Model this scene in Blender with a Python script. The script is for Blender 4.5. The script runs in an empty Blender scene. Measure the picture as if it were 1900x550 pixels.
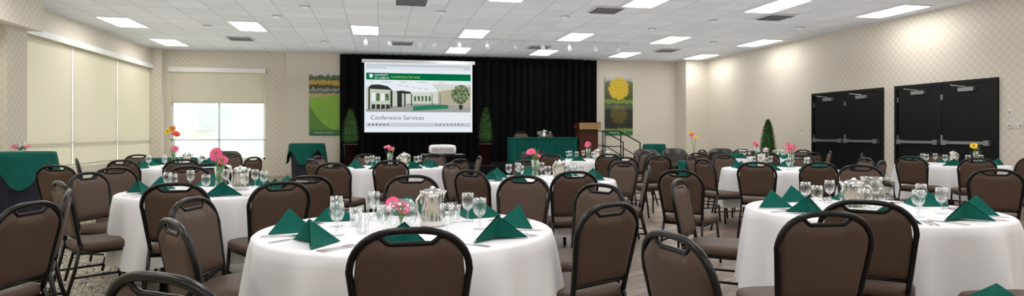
import bpy, math, random
from math import sin, cos, pi, atan2, sqrt, radians
from mathutils import Vector, Matrix
random.seed(4)
scene = bpy.context.scene
COL = scene.collection
H = 1.24; CEIL = 3.55
XL, XR, YB, YF = -6.1, 10.2, 19.07, -2.0

# ------------------------------------------------------------ materials
class NT:
    def __init__(s, name):
        s.m = bpy.data.materials.new(name); s.m.use_nodes = True
        s.t = s.m.node_tree; s.b = s.t.nodes["Principled BSDF"]; s.out = s.t.nodes["Material Output"]
    def n(s, ty, ins=None, **props):
        nd = s.t.nodes.new(ty)
        for k, v in props.items(): setattr(nd, k, v)
        for k, v in (ins or {}).items():
            if isinstance(v, bpy.types.NodeSocket): s.t.links.new(v, nd.inputs[k])
            else: nd.inputs[k].default_value = v
        return nd
    def link(s, a, b): s.t.links.new(a, b)
    def math(s, op, a, b=0.0, c=0.0):
        return s.n("ShaderNodeMath", {0: a, 1: b, 2: c}, operation=op).outputs[0]
    def mix(s, f, a, b):
        nd = s.t.nodes.new("ShaderNodeMix"); nd.data_type = 'RGBA'
        for i, v in ((0, f), (6, a), (7, b)):
            if isinstance(v, bpy.types.NodeSocket): s.t.links.new(v, nd.inputs[i])
            else: nd.inputs[i].default_value = (v if i == 0 else (*v[:3], 1))
        return nd.outputs[2]
    def ramp(s, f, stops, interp='LINEAR'):
        nd = s.t.nodes.new("ShaderNodeValToRGB"); nd.color_ramp.interpolation = interp
        e = nd.color_ramp.elements
        while len(e) < len(stops): e.new(0.5)
        for i, (p, c) in enumerate(stops):
            e[i].position = p; e[i].color = (*c, 1)
        s.link(f, nd.inputs[0]); return nd.outputs[0]
    def obj(s): return s.n("ShaderNodeTexCoord").outputs["Object"]
    def sep(s, v):
        return s.n("ShaderNodeSeparateXYZ", {0: v}).outputs
    def bump(s, h, st=0.3, d=0.01):
        b = s.n("ShaderNodeBump", {"Height": h, "Strength": st, "Distance": d}); s.link(b.outputs[0], s.b.inputs["Normal"])
    def setp(s, **k):
        for kk, v in k.items():
            kk = {"col": "Base Color", "rough": "Roughness", "metal": "Metallic"}.get(kk, kk)
            if isinstance(v, bpy.types.NodeSocket): s.link(v, s.b.inputs[kk])
            else: s.b.inputs[kk].default_value = (*v, 1) if isinstance(v, tuple) and len(v) == 3 else v

def M(name, col, rough=0.5, metal=0.0, noise=0.0, nscale=20, spec=0.5):
    t = NT(name); t.setp(rough=rough, metal=metal)
    t.b.inputs["Specular IOR Level"].default_value = spec
    if noise:
        nz = t.n("ShaderNodeTexNoise", {"Vector": t.obj(), "Scale": nscale})
        t.setp(col=t.mix(nz.outputs[0], tuple(c*(1-noise) for c in col), tuple(min(1, c*(1+noise)) for c in col)))
    else: t.setp(col=tuple(col))
    return t.m
def EM(name, col, st):
    t = NT(name); e = t.n("ShaderNodeEmission", {"Color": (*col, 1), "Strength": st}); t.link(e.outputs[0], t.out.inputs[0]); return t.m

def mk_wallpaper():
    t = NT("wallpaper"); o = t.sep(t.obj())
    a = t.math('ADD', o[0], o[1])
    p = t.math('MULTIPLY', t.math('SINE', t.math('MULTIPLY', a, 42.0)), t.math('SINE', t.math('MULTIPLY', o[2], 42.0)))
    c = t.n("ShaderNodeClamp", {0: t.math('ADD', t.math('MULTIPLY', p, 0.9), 0.5)}).outputs[0]
    nz = t.n("ShaderNodeTexNoise", {"Vector": t.obj(), "Scale": 30.0, "Detail": 3.0})
    c = t.math('MULTIPLY_ADD', nz.outputs[0], .5, t.math('MULTIPLY', c, .6))
    t.setp(col=t.mix(c, (0.63, 0.57, 0.485), (0.735, 0.685, 0.60)), rough=0.7); t.b.inputs["Specular IOR Level"].default_value = .25; return t.m
def mk_ceiling():
    t = NT("acoustic_ceiling_tile"); o = t.obj()
    mp = t.n("ShaderNodeMapping", {"Vector": o, "Location": (5.21+0.305, -14.47-0.61, 0)})
    br = t.n("ShaderNodeTexBrick", {"Vector": mp.outputs[0], "Color1": (.66, .675, .70, 1), "Color2": (.74, .755, .78, 1), "Mortar": (.47, .48, .50, 1),
        "Scale": 1.0, "Mortar Size": .009, "Mortar Smooth": .1, "Brick Width": .61, "Row Height": .61}, offset=0.0, squash=1.0)
    nz = t.n("ShaderNodeTexNoise", {"Vector": o, "Scale": 60.0})
    t.setp(col=t.mix(t.math('MULTIPLY', nz.outputs[0], .12), br.outputs[0], (.50, .51, .53)), rough=0.9); return t.m
def mk_carpet():
    t = NT("patterned_carpet"); o = t.obj()
    nz = t.n("ShaderNodeTexNoise", {"Vector": o, "Scale": 4.0, "Detail": 1.0, "Distortion": 2.0})
    w = t.math('FRACT', t.math('MULTIPLY', nz.outputs[0], 9.0))
    c = t.ramp(w, [(0, (.05, .04, .05)), (.28, (.60, .55, .43)), (.55, (.36, .28, .12)), (.70, (.58, .55, .48)), (.86, (.10, .08, .08))], 'CONSTANT')
    n2 = t.n("ShaderNodeTexNoise", {"Vector": o, "Scale": 200.0})
    t.setp(col=t.mix(t.math('MULTIPLY', n2.outputs[0], .2), c, (.2, .18, .15)), rough=.95); t.bump(n2.outputs[0], .4); return t.m
def mk_wood():
    t = NT("plank_floor"); o = t.obj()
    mp = t.n("ShaderNodeMapping", {"Vector": o, "Rotation": (0, 0, radians(-28))})
    br = t.n("ShaderNodeTexBrick", {"Vector": mp.outputs[0], "Color1": (.15, .105, .08, 1), "Color2": (.42, .33, .275, 1), "Mortar": (.07, .05, .04, 1),
        "Scale": 1.0, "Mortar Size": .004, "Bias": 0.0, "Brick Width": 1.2, "Row Height": .14}, offset=0.37)
    m2 = t.n("ShaderNodeMapping", {"Vector": mp.outputs[0], "Scale": (1.2, 14, 1)})
    nz = t.n("ShaderNodeTexNoise", {"Vector": m2.outputs[0], "Scale": 3.0, "Detail": 6.0})
    f = t.ramp(nz.outputs[0], [(.38, (0, 0, 0)), (.62, (1, 1, 1))])
    t.setp(col=t.mix(f, t.mix(.6, br.outputs[0], (.08, .055, .04)), t.mix(.25, br.outputs[0], (.54, .44, .37))), rough=.4); return t.m
def mk_fabric():
    t = NT("woven_brown_fabric"); o = t.obj()
    s = t.sep(o); a = t.math('MULTIPLY', s[0], 520.0); z = t.math('MULTIPLY', t.math('ADD', s[2], s[1]), 620.0)
    p = t.math('MULTIPLY', t.math('SINE', a), t.math('SINE', z))
    c = t.n("ShaderNodeClamp", {0: t.math('ADD', t.math('MULTIPLY', p, .7), .45)}).outputs[0]
    t.setp(col=t.mix(c, (.046, .026, .017), (.130, .080, .053)), rough=.5); t.b.inputs["Specular IOR Level"].default_value = .35
    t.bump(p, .2, .002); return t.m
def mk_glass(nm="clear_glass", k=.60, b=.04, tint=(.96, .975, .975, 1)):
    t = NT(nm)
    tr = t.n("ShaderNodeBsdfTransparent", {0: tint}); gl = t.n("ShaderNodeBsdfGlossy", {"Roughness": .03, 0: (1, 1, 1, 1)})
    lw = t.n("ShaderNodeLayerWeight", {0: .3}); f = t.math('MULTIPLY_ADD', lw.outputs["Facing"], k, b)
    mx = t.n("ShaderNodeMixShader", {0: f, 1: tr.outputs[0], 2: gl.outputs[0]}); t.link(mx.outputs[0], t.out.inputs[0]); return t.m
def mk_shade():
    t = NT("roller_shade_fabric")
    s = t.sep(t.obj()); w = t.math('SINE', t.math('MULTIPLY', s[2], 300.0))
    c = t.mix(t.math('MULTIPLY_ADD', w, .06, .5), (.54, .49, .42), (.62, .57, .49))
    d = t.n("ShaderNodeBsdfDiffuse", {0: c}); tr = t.n("ShaderNodeBsdfTranslucent", {0: (.70, .68, .54, 1)})
    mx = t.n("ShaderNodeMixShader", {0: .17, 1: d.outputs[0], 2: tr.outputs[0]}); t.link(mx.outputs[0], t.out.inputs[0]); return t.m
def mk_cloth(name, col, sc=3.0):
    t = NT(name); nz = t.n("ShaderNodeTexNoise", {"Vector": t.obj(), "Scale": sc, "Detail": 3.0})
    t.setp(col=col, rough=.8); t.b.inputs["Specular IOR Level"].default_value = .2
    t.bump(nz.outputs[0], .4, .03); return t.m
def mk_poster1():
    t = NT("golf_course_print"); o = t.obj(); s = t.sep(o)
    nz = t.n("ShaderNodeTexNoise", {"Vector": o, "Scale": 12.0, "Detail": 6.0})
    n2 = t.n("ShaderNodeTexNoise", {"Vector": o, "Scale": 4.0, "Detail": 8.0})
    z = t.math('MULTIPLY_ADD', t.math('SUBTRACT', nz.outputs[0], .5), .16, s[2])
    up = t.ramp(z, [(0, (.5, .42, .2)), (.665, (.50, .42, .20)), (.68, (.05, .07, .04)), (.72, (.22, .25, .20)), (.745, (.34, .36, .33)), (.76, (.03, .04, .02)), (.80, (.05, .08, .02)), (.82, (.62, .33, .04)), (.87, (.52, .42, .07)), (.90, (.06, .10, .03)), (.95, (.10, .14, .06)), (.975, (.65, .68, .70))])
    g = t.mix(n2.outputs[0], (.13, .36, .02), (.26, .52, .05))
    g = t.mix(t.math('MULTIPLY', s[2], .7), g, (.30, .50, .05))
    d = t.math('SUBTRACT', t.math('MULTIPLY', t.math('POWER', t.math('SUBTRACT', 1.0, s[0]), 2.2), .42), t.math('SUBTRACT', s[2], .08))
    g = t.mix(t.n("ShaderNodeMapRange", {0: d, 1: -.01, 2: .02, 3: 0., 4: .75}).outputs[0], g, (.05, .17, .02))
    c = t.mix(t.math('GREATER_THAN', t.math('MULTIPLY_ADD', s[0], -.05, s[2]), .60), g, up)
    c = t.mix(t.math('LESS_THAN', s[2], .085), c, (.02, .16, .05))
    t.setp(col=c, rough=.4); return t.m
def mk_poster2():
    t = NT("autumn_tree_print"); o = t.obj(); s = t.sep(o)
    mp = t.n("ShaderNodeMapping", {"Vector": o, "Scale": (1, 1, 2)})
    nz = t.n("ShaderNodeTexNoise", {"Vector": mp.outputs[0], "Scale": 11.0, "Detail": 7.0})
    nf = t.n("ShaderNodeTexNoise", {"Vector": mp.outputs[0], "Scale": 38.0, "Detail": 3.0})
    def blob(cx, cz, r, kz):
        dx = t.math('SUBTRACT', s[0], cx); dz = t.math('MULTIPLY', t.math('SUBTRACT', s[2], cz), kz)
        d = t.math('SQRT', t.math('ADD', t.math('MULTIPLY', dx, dx), t.math('MULTIPLY', dz, dz)))
        d = t.math('MULTIPLY_ADD', t.math('SUBTRACT', nz.outputs[0], .5), .28, d)
        return t.n("ShaderNodeMapRange", {0: d, 1: r-.03, 2: r+.02, 3: 1., 4: 0.}).outputs[0]
    base = t.ramp(t.math('MULTIPLY_ADD', t.math('SUBTRACT', nz.outputs[0], .5), .12, s[2]),
        [(0, (.02, .10, .03)), (.08, (.25, .36, .08)), (.13, (.012, .015, .01)), (.42, (.02, .025, .015)), (.50, (.10, .12, .08)), (.535, (.04, .06, .02)), (.555, (.20, .30, .04)), (.60, (.16, .24, .04)), (.63, (.05, .07, .02)), (.90, (.12, .14, .05)), (.97, (.55, .60, .62))])
    f = t.ramp(nf.outputs[0], [(.35, (.25, .15, .005)), (.52, (.75, .52, .02)), (.7, (1, .82, .12))])
    c = t.mix(blob(.5, .80, .36, 1.9), base, f)
    c = t.mix(t.math('MULTIPLY', blob(.5, .36, .30, 1.9), .12), c, f)
    c = t.mix(t.math('LESS_THAN', s[2], .07), c, (.02, .16, .05))
    t.setp(col=c, rough=.4); return t.m

WALL = mk_wallpaper(); CEILM = mk_ceiling(); CARPET = mk_carpet(); WOOD = mk_wood(); FAB = mk_fabric(); GLASS = mk_glass(); SHADE = mk_shade()
PANE = mk_glass("window_pane", .12, .01, (.98, .985, .98, 1))
BLK = M("black_powder_coat", (.004, .004, .004), .28, spec=.32); CLOTH = mk_cloth("white_linen", (.82, .82, .85)); TEAL = mk_cloth("teal_linen", (.003, .092, .075), 5)
TEALN = M("teal_napkin_linen", (.001, .098, .074), .8, noise=.15, nscale=60, spec=.2)
STEEL = M("stainless_steel", (.75, .73, .70), .18, 1.0); CHROME = M("brushed_metal", (.40, .40, .41), .38, .9)
WHITE = M("white_enamel", (.8, .8, .8), .4); TRIMM = M("cream_trim", (.55, .49, .42), .6); FRAMEW = M("window_frame_white", (.80, .81, .82), .4)
DOORM = M("black_door_paint", (.004, .004, .005), .35, noise=.2, nscale=2, spec=.3); CURT = M("black_velvet", (.004, .004, .005), .9, spec=.1)
STAGE = M("black_stage_carpet", (.006, .006, .008), .9, noise=.3, spec=.1); LEATH = M("dark_brown_leather", (.022, .012, .009), .35)
LECT = M("cherry_wood", (.065, .015, .006), .35, noise=.3, nscale=6, spec=.3); BRASS = M("tan_sign_plate", (.38, .24, .09), .5)
POT = M("dark_maroon_pot", (.035, .008, .008), .3); SOIL = M("potting_soil", (.02, .012, .008), .9)
LEAF = M("evergreen_leaf", (.036, .110, .018), .7, noise=.6, nscale=25); STEM = M("flower_stem_green", (.08, .25, .03), .5)
PINK = M("pink_petal", (.85, .10, .28), .6); RED = M("red_petal", (.8, .03, .02), .6); YEL = M("yellow_petal", (.9, .62, .02), .6); ORG = M("orange_petal", (.9, .22, .03), .6)
FCEN = M("flower_centre", (.35, .22, .02), .8); GREYP = M("grey_plastic", (.35, .35, .36), .5); DKSKIRT = M("navy_table_skirt", (.012, .014, .03), .85)
VENTM = M("vent_louvre_dark", (.10, .09, .085), .5); PLATEM = M("wall_plate_cream", (.75, .72, .65), .5); RAILM = M("track_enamel", (.62, .63, .64), .5)

# ------------------------------------------------------------ mesh helpers
def mesh(name, vf, mat=None, smooth=True, mats=None, mi=None):
    v, f = vf; me = bpy.data.meshes.new(name); me.from_pydata([tuple(p) for p in v], [], f)
    for m in (mats or [mat]):
        if m: me.materials.append(m)
    if mi:
        for p, i in zip(me.polygons, mi): p.material_index = i
    me.polygons.foreach_set("use_smooth", [smooth]*len(me.polygons)); me.update(); return me
def box(x0, x1, y0, y1, z0, z1):
    v = [(x, y, z) for z in (z0, z1) for y in (y0, y1) for x in (x0, x1)]
    return v, [(0, 2, 3, 1), (4, 5, 7, 6), (0, 1, 5, 4), (2, 6, 7, 3), (0, 4, 6, 2), (1, 3, 7, 5)]
def join(*parts):
    V, F = [], []
    for v, f in parts:
        o = len(V); V += list(v); F += [tuple(i+o for i in q) for q in f]
    return V, F
def xf(vf, mtx): return [tuple(mtx @ Vector(p)) for p in vf[0]], vf[1]
def tube(pts, r, n=8, closed=False, cap=True):
    P = [Vector(p) for p in pts]; k = len(P); V = []; F = []
    rs = r if isinstance(r, (list, tuple)) else [r]*k
    up = None
    for i in range(k):
        a = P[(i-1) % k] if (closed or i > 0) else P[0]; b = P[(i+1) % k] if (closed or i < k-1) else P[-1]
        t = (b-a).normalized()
        if up is None:
            up = Vector((0, 0, 1)) if abs(t.z) < .9 else Vector((1, 0, 0))
        s = t.cross(up)
        if s.length < 1e-5: s = t.cross(Vector((0, 1, 0)))
        s.normalize(); up = s.cross(t).normalized()
        for j in range(n):
            an = 2*pi*j/n; V.append(P[i]+s*cos(an)*rs[i]+up*sin(an)*rs[i])
    for i in range(k if closed else k-1):
        for j in range(n):
            a = i*n+j; b = i*n+(j+1) % n; c = ((i+1) % k)*n+(j+1) % n; d = ((i+1) % k)*n+j; F.append((a, b, c, d))
    if cap and not closed:
        F.append(tuple(range(n))[::-1]); F.append(tuple((k-1)*n+j for j in range(n)))
    return V, F
def revolve(prof, n=24, sx=1, sy=1):
    V = []; F = []
    for r, z in prof:
        for j in range(n): V.append((r*cos(2*pi*j/n)*sx, r*sin(2*pi*j/n)*sy, z))
    for i in range(len(prof)-1):
        for j in range(n): F.append((i*n+j, i*n+(j+1) % n, (i+1)*n+(j+1) % n, (i+1)*n+j))
    return V, F
def rbox(cx, cy, cz, sx, sy, sz, r=.02, ex=5):
    prof = [(.0, -.5), (.80, -.5), (.93, -.44), (1, -.28), (1, .15), (.96, .36), (.86, .46), (.6, .5), (0, .53)]
    V = []; F = []; n = 28
    for k, z in prof:
        for j in range(n):
            a = 2*pi*j/n; c, s = cos(a), sin(a); e = 2/ex
            V.append((cx+sx/2*k*math.copysign(abs(c)**e, c), cy+sy/2*k*math.copysign(abs(s)**e, s), cz+sz*z))
    for i in range(len(prof)-1):
        for j in range(n): F.append((i*n+j, i*n+(j+1) % n, (i+1)*n+(j+1) % n, (i+1)*n+j))
    return V, F
def O(name, data, loc=(0, 0, 0), rot=(0, 0, 0), parent=None, label=None, cat=None, group=None, kind=None, scale=None):
    o = bpy.data.objects.new(name, data); o.location = loc; o.rotation_euler = rot
    if scale: o.scale = scale
    COL.objects.link(o)
    if parent: o.parent = parent
    if label: o["label"] = label
    if cat: o["category"] = cat
    if group: o["group"] = group
    if kind: o["kind"] = kind
    return o
def inst(name, parts, loc, rz, label, cat, group=None, scale=None):
    e = O(name, None, loc, (0, 0, rz), None, label, cat, group, scale=scale); e.empty_display_size = .1
    for pn, me, *rest in parts:
        O(pn, me, rest[0] if rest else (0, 0, 0), rest[1] if len(rest) > 1 else (0, 0, 0), e)
    return e
def S(name, vf, mat, label=None, smooth=False, parent=None):
    return O(name, mesh(name, vf, mat, smooth), kind="structure", label=label, parent=parent, cat=None)

# ------------------------------------------------------------ room
WX0 = -1.8; WY1 = 11.8
S("floor", box(XL-.3, XR+.3, YF, YB+.4, -.12, 0), CARPET, "patterned carpet floor with squiggles")
O("floor_wood_planks", mesh("floor_wood_planks", box(WX0, XR, YF, WY1, 0, .004), WOOD, False), kind="structure", label="grey-brown wood plank dance floor")
S("ceiling", box(XL-.3, XR+.3, YF-.15, YB+.4, CEIL, CEIL+.1), CEILM, "white suspended acoustic tile ceiling")
S("wall_right", box(XR, XR+.15, YF, YB+.4, 0, CEIL), WALL, "cream damask wallpaper wall")
S("wall_front", box(XL-.2, XR+.15, YF-.15, YF, 0, CEIL), WALL, "cream damask wallpaper wall")
S("wall_back", box(-2.63, XR, YB, YB+.33, 0, CEIL), WALL, "cream damask wallpaper wall")
YW = 19.2; wx0, wx1, wz0, wz1 = -5.72, -3.21, .47, 3.04
for bx in (box(XL, wx0, YW, YW+.2, 0, CEIL), box(wx1, -2.63, YW, YW+.2, 0, CEIL), box(wx0, wx1, YW, YW+.2, 0, wz0), box(wx0, wx1, YW, YW+.2, wz1, CEIL)):
    S("wall_back", bx, WALL, "cream damask wallpaper wall around the window")
S("trim_1", box(9.46, XR, 18.33, YB, 0, CEIL), WALL, "square wallpapered corner column")
lz0, lz1 = .55, 3.0
for bx in (box(XL-.2, XL, YF, 4.5, 0, CEIL), box(XL-.2, XL, 4.5, YW+.2, 0, lz0), box(XL-.2, XL, 4.5, YW+.2, lz1, CEIL),
    box(XL-.2, XL, 11.75, 12.35, lz0, lz1), box(XL-.2, XL, 18.95, YW+.2, lz0, lz1)):
    S("wall_left", bx, WALL, "cream damask wallpaper wall around tall windows")
S("trim_2", box(XL, -5.94, 11.75, 12.35, 0, 3.0), WALL, "wallpapered pilaster between windows")
S("trim_3", box(XL, -5.72, YF, 12.4, 3.0, CEIL), WALL, "wallpapered bulkhead along the ceiling")
S("trim_4", box(XL, -5.85, 18.9, YW, 0, CEIL), WALL, "corner pilaster")
S("baseboard_right", join(box(XR-.02, XR, YF, 8.69, 0, .1), box(XR-.02, XR, 13.34, 18.33, 0, .1)), TRIMM)
S("baseboard_back", box(-2.63, 9.46, YB-.02, YB, 0, .1), TRIMM)
S("baseboard_left", join(box(XL, XL+.12, 4.5, 11.7, 0.03, .28), box(XL, XL+.12, 12.4, 18.85, .03, .28)), TRIMM, "cream baseboard heater")
S("trim_5", box(XL, XL+.06, 12.35, 18.9, 3.0, 3.12), FRAMEW, "roller shade head rail")
segs = [(12.35, 14.44), (14.44, 16.7), (16.7, 18.95), (9.4, 11.75), (7.0, 9.4), (4.5, 7.0)]
def sheet_x(x, y0, y1, z0, z1): return [(x, y0, z0), (x, y1, z0), (x, y1, z1), (x, y0, z1)], [(0, 1, 2, 3)]
for i, (a, b) in enumerate(segs):
    x = XL-.14
    w = S("window_%d" % (i+1), join(box(x, x+.05, a, a+.05, lz0, lz1), box(x, x+.05, b-.05, b, lz0, lz1), box(x, x+.05, a+.05, b-.05, lz0, lz0+.05), box(x, x+.05, a+.05, b-.05, lz1-.05, lz1), box(x, x+.05, a+.05, b-.05, 1.02, 1.08)), FRAMEW)
    g = O("glass_pane", mesh("pane", box(x+.02, x+.026, a+.05, b-.05, lz0+.05, lz1-.05), PANE, False), parent=w)
    sh = O("roller_shade", mesh("roller_shade", join(sheet_x(XL-.028, a+.02, b-.02, lz0+.04, lz1), tube([(XL-.028, a+.03, lz0+.04), (XL-.028, b-.03, lz0+.04)], .012)), SHADE, False),
           label="closed beige roller shade covering a tall window", cat="roller shade", group="window shades along the side wall")
x = YW+.08
w = S("window_7", join(box(wx0, wx0+.06, x, x+.06, wz0, wz1), box(wx1-.06, wx1, x, x+.06, wz0, wz1), box(wx0, wx1, x, x+.06, wz0, wz0+.06), box(wx0, wx1, x, x+.06, wz1-.06, wz1),
      box(-4.485, -4.445, x, x+.06, wz0, wz1), box(wx0, wx1, x, x+.06, 1.03, 1.06)), FRAMEW, "white framed window")
O("glass_pane", mesh("pane2", box(wx0+.06, wx1-.06, x+.03, x+.036, wz0+.06, wz1-.06), PANE, False), parent=w)
sh = O("roller_shade", None, (-4.465, YW-.03, 2.1), label="half-lowered beige roller shade with white cassette", cat="roller shade", group="window shade on the end wall")
hw = (wx1-wx0)/2
O("shade_fabric", mesh("shade_fabric", join(([(-hw+.02, 0, 0), (hw-.02, 0, 0), (hw-.02, 0, .9), (-hw+.02, 0, .9)], [(0, 1, 2, 3)]), tube([(-hw+.02, 0, 0), (hw-.02, 0, 0)], .014)), SHADE, False), parent=sh)
O("shade_cassette", mesh("shade_cassette", box(-hw-.02, hw+.02, -.07, .03, .85, .98), WHITE, False), parent=sh)

def door(n, y0, y1):
    d = O("door_%d" % n, mesh("door_frame", join(box(XR-.05, XR+.02, y0, y0+.06, 0, 2.18), box(XR-.05, XR+.02, y1-.06, y1, 0, 2.18), box(XR-.05, XR+.02, y0+.06, y1-.06, 2.12, 2.18)), DOORM, False), kind="structure", label="black double door with panic bars")
    ym = (y0+y1)/2
    for a, b in ((y0+.065, ym-.005), (ym+.005, y1-.065)):
        lf = O("door_leaf", mesh("door_leaf", box(XR-.025, XR+.01, a, b, .01, 2.115), DOORM, False), parent=d)
        O("panic_bar", mesh("panic_bar", join(box(XR-.11, XR-.07, a+.06, b-.06, 1.04, 1.09), box(XR-.10, XR-.025, a+.04, a+.14, 1.02, 1.11), box(XR-.10, XR-.025, b-.14, b-.04, 1.02, 1.11)), CHROME, False), parent=lf)
        m = (a+b)/2
        O("door_closer", mesh("door_closer", join(box(XR-.09, XR-.025, m-.17, m+.13, 1.98, 2.05), tube([(XR-.06, m, 2.06), (XR-.25, m+.12, 2.09), (XR-.06, m+.3, 2.11)], .010)), CHROME, False), parent=lf)
        O("hinge", mesh("hinge", join(*[box(XR-.04, XR-.02, b-.02, b+.02, z, z+.1) for z in (.25, 1.1, 1.85)]), CHROME, False), parent=lf)
door(1, 8.69, 10.85); door(2, 11.16, 13.34)
for (y, z, s) in ((8.50, 1.58, .06), (8.50, 1.36, .05), (8.32, 1.36, .05), (13.75, 1.31, .05)):
    e = O("wall_switch", mesh("wall_plate", join(box(XR-.012, XR, y-s*.7, y+s*.7, z-s, z+s)), PLATEM, False), label="cream wall switch plate on the wallpapered wall", cat="light switch", group="wall switches")
    O("switch_toggle", mesh("toggle", box(XR-.025, XR-.012, y-.012, y+.012, z-.02, z+.02), GREYP, False), parent=e)

# ------------------------------------------------------------ ceiling fixtures
LEM = EM("fluorescent_diffuser", (1.0, .98, .94), 12.5)
pan = mesh("diffuser", box(-.28, .28, -.585, .585, -.012, -.004), LEM, False)
frm = mesh("light_frame", join(box(-.305, -.28, -.61, .61, -.02, 0), box(.28, .305, -.61, .61, -.02, 0), box(-.28, .28, -.61, -.585, -.02, 0), box(-.28, .28, .585, .61, -.02, 0),
    box(-.28, .28, -.2, -.19, -.016, -.012), box(-.28, .28, .19, .2, -.016, -.012)), WHITE, False)
cx = [-5.21+2.45*k for k in range(7)]
rows = [(14.47, cx), (17.45, [cx[0]]+cx[3:]), (10.2, cx), (6.5, cx), (2.8, cx), (-.6, cx)]
for y, xs in rows:
    for xx in xs:
        inst("ceiling_light", [("light_frame", frm), ("diffuser", pan)], (xx if xx > -5 else -5.2, y, CEIL), 0, "recessed rectangular fluorescent troffer light in the tile ceiling", "ceiling light", "fluorescent troffers in the ceiling")
vf_ = join(box(-.3, .3, -.3, .3, -.008, 0)); lou = join(*[xf(box(-.26, .26, -.018, .018, -.003, .003), Matrix.Translation((0, -.24+.08*i, -.022)) @ Matrix.Rotation(.6, 4, 'X')) for i in range(7)])
vfr = join(box(-.3, -.27, -.3, .3, -.02, -.008), box(.27, .3, -.3, .3, -.02, -.008), box(-.27, .27, -.3, -.27, -.02, -.008), box(-.27, .27, .27, .3, -.02, -.008))
vm1 = mesh("vent_plate", vf_, VENTM, False); vm2 = mesh("vent_louvres", lou, GREYP, False); vm3 = mesh("vent_frame", vfr, WHITE, False)
for (xx, y) in ((.55, 11.2), (4.16, 11.2), (7.7, 11.2), (-3.32, 16.4), (.57, 16.4), (4.19, 16.4), (7.83, 16.3)):
    inst("air_vent", [("vent_plate", vm1), ("louvres", vm2), ("vent_frame", vm3)], (xx, y, CEIL), 0, "square louvred air diffuser set in the ceiling tiles", "air vent", "air vents in the ceiling")
sd = mesh("smoke_body", revolve([(0, 0), (.075, 0), (.075, -.02), (.06, -.045), (.02, -.05), (0, -.05)], 20), WHITE)
sr = mesh("smoke_ring", revolve([(.076, 0), (.09, 0), (.09, -.01), (.076, -.01)], 20), GREYP)
for (xx, y) in ((-1.33, 12), (-3.62, 14.6), (3.59, 12), (6.7, 11.8), (1.15, 12), (-1.98, 13.1), (8.28, 14.6), (-1.37, 16.5), (5.9, 13.0), (9.0, 12.2)):
    inst("smoke_detector", [("detector_body", sd), ("base_ring", sr)], (xx, y, CEIL), 0, "small round white smoke detector on the ceiling", "smoke detector", "detectors and sprinkler heads in the ceiling")
for a, b in ((-.5, 2.9), (3.1, 6.3)):
    O("track_rail", mesh("track_rail", box(a, b, 15.285, 15.315, 3.525, CEIL), RAILM, False), label="white lighting track fixed to the tile ceiling", cat="light track", group="lighting tracks")
hd = mesh("spot_head", xf(revolve([(0, .07), (.03, .07), (.045, .03), (.05, -.07), (.035, -.07), (0, -.05)], 16), Matrix.Translation((0, 0, -.13)) @ Matrix.Rotation(-.7, 4, 'X')), WHITE)
ar = mesh("spot_arm", tube([(0, 0, 0), (0, 0, -.1)], .01, 8), WHITE)
for xx in (-.32, .25, .95, 1.3, 1.9, 2.6, 3.3, 4.0, 4.7, 5.4, 6.0):
    inst("track_spotlight", [("lamp_head", hd), ("arm", ar)], (xx, 15.3, 3.525), 0, "small white track spotlight hanging from the rail", "spotlight", "spotlights on the lighting track")

# ------------------------------------------------------------ stage, curtain, screen
n = 520; V = []; F = []
for i in range(n+1):
    xx = -1.12+7.78*i/n
    yy = 18.85+.055*sin(xx*27+.9*sin(xx*3.1))+.02*sin(xx*61)
    V += [(xx, yy, .37), (xx, yy, 3.52)]
for i in range(n): F.append((2*i, 2*i+2, 2*i+3, 2*i+1))
O("stage_curtain", mesh("curtain", (V, F), CURT), label="black pleated floor-length stage curtain", cat="curtain")
O("stage", mesh("stage", join(box(-1.2, 6.75, 16.2, 19.05, .0, .37)), STAGE, False), label="low black carpeted stage riser in front of the curtain", cat="stage")
sx0, sx1, sz0, sz1, sy = -.37, 2.64, 1.28, 3.23, 18.5
scr = O("projection_screen", None, (0, 0, 0), label="white projection screen showing a website page on the stage", cat="projection screen")
def sp(u, v, dy): return (sx0+(sx1-sx0)*u, sy-dy, sz1-(sz1-sz0)*v)
def poly(nm, pts, mat, dy): return O(nm, mesh(nm, ([sp(u, v, dy) for u, v in pts], [tuple(range(len(pts)))]), mat, False), parent=scr)
def rect(nm, u0, u1, v0, v1, mat, dy): return poly(nm, [(u0, v1), (u1, v1), (u1, v0), (u0, v0)], mat, dy)
def text(s, size, loc, mat, parent=None, rot=(pi/2, 0, 0), align='LEFT', name="lettering", ext=0.0):
    c = bpy.data.curves.new("txt", 'FONT'); c.body = s; c.size = size; c.align_x = align; c.extrude = ext
    o = bpy.data.objects.new("txt", c); COL.objects.link(o); bpy.context.view_layer.update()
    me = bpy.data.meshes.new_from_object(o); bpy.data.objects.remove(o); me.materials.clear(); me.materials.append(mat)
    return O(name, me, loc, rot, parent)
def st(s, size, u, v, mat): return text(s, size, sp(u, v, .012), mat, scr, name="screen_text")
ew = EM("screen_white", (.83, .88, .93), .95); eg = EM("screen_green", (.0, .17, .06), .9); eb = EM("screen_dark", (.03, .035, .04), 1); egr = EM("screen_grey", (.10, .14, .20), .9)
ewal = EM("screen_wall", (.58, .62, .50), .95); efl = EM("screen_floor", (.36, .36, .33), .95); elg = EM("screen_tab", (.62, .66, .70), .9); egd = EM("screen_gold", (.55, .62, .12), .9); eteal = EM("screen_teal", (.03, .22, .12), .9)
ewl2 = EM("screen_wall_pale", (.66, .70, .62), .95); etan = EM("screen_tan", (.50, .44, .33), .9)
t_ = NT("screen_foliage"); nz_ = t_.n("ShaderNodeTexNoise", {"Vector": t_.obj(), "Scale": 22.0, "Detail": 4.0})
em_ = t_.n("ShaderNodeEmission", {"Color": t_.ramp(nz_.outputs[0], [(.38, (.02, .05, .02)), (.55, (.10, .20, .07)), (.68, (.35, .45, .25))]), "Strength": .9}); t_.link(em_.outputs[0], t_.out.inputs[0]); etr = t_.m
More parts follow.
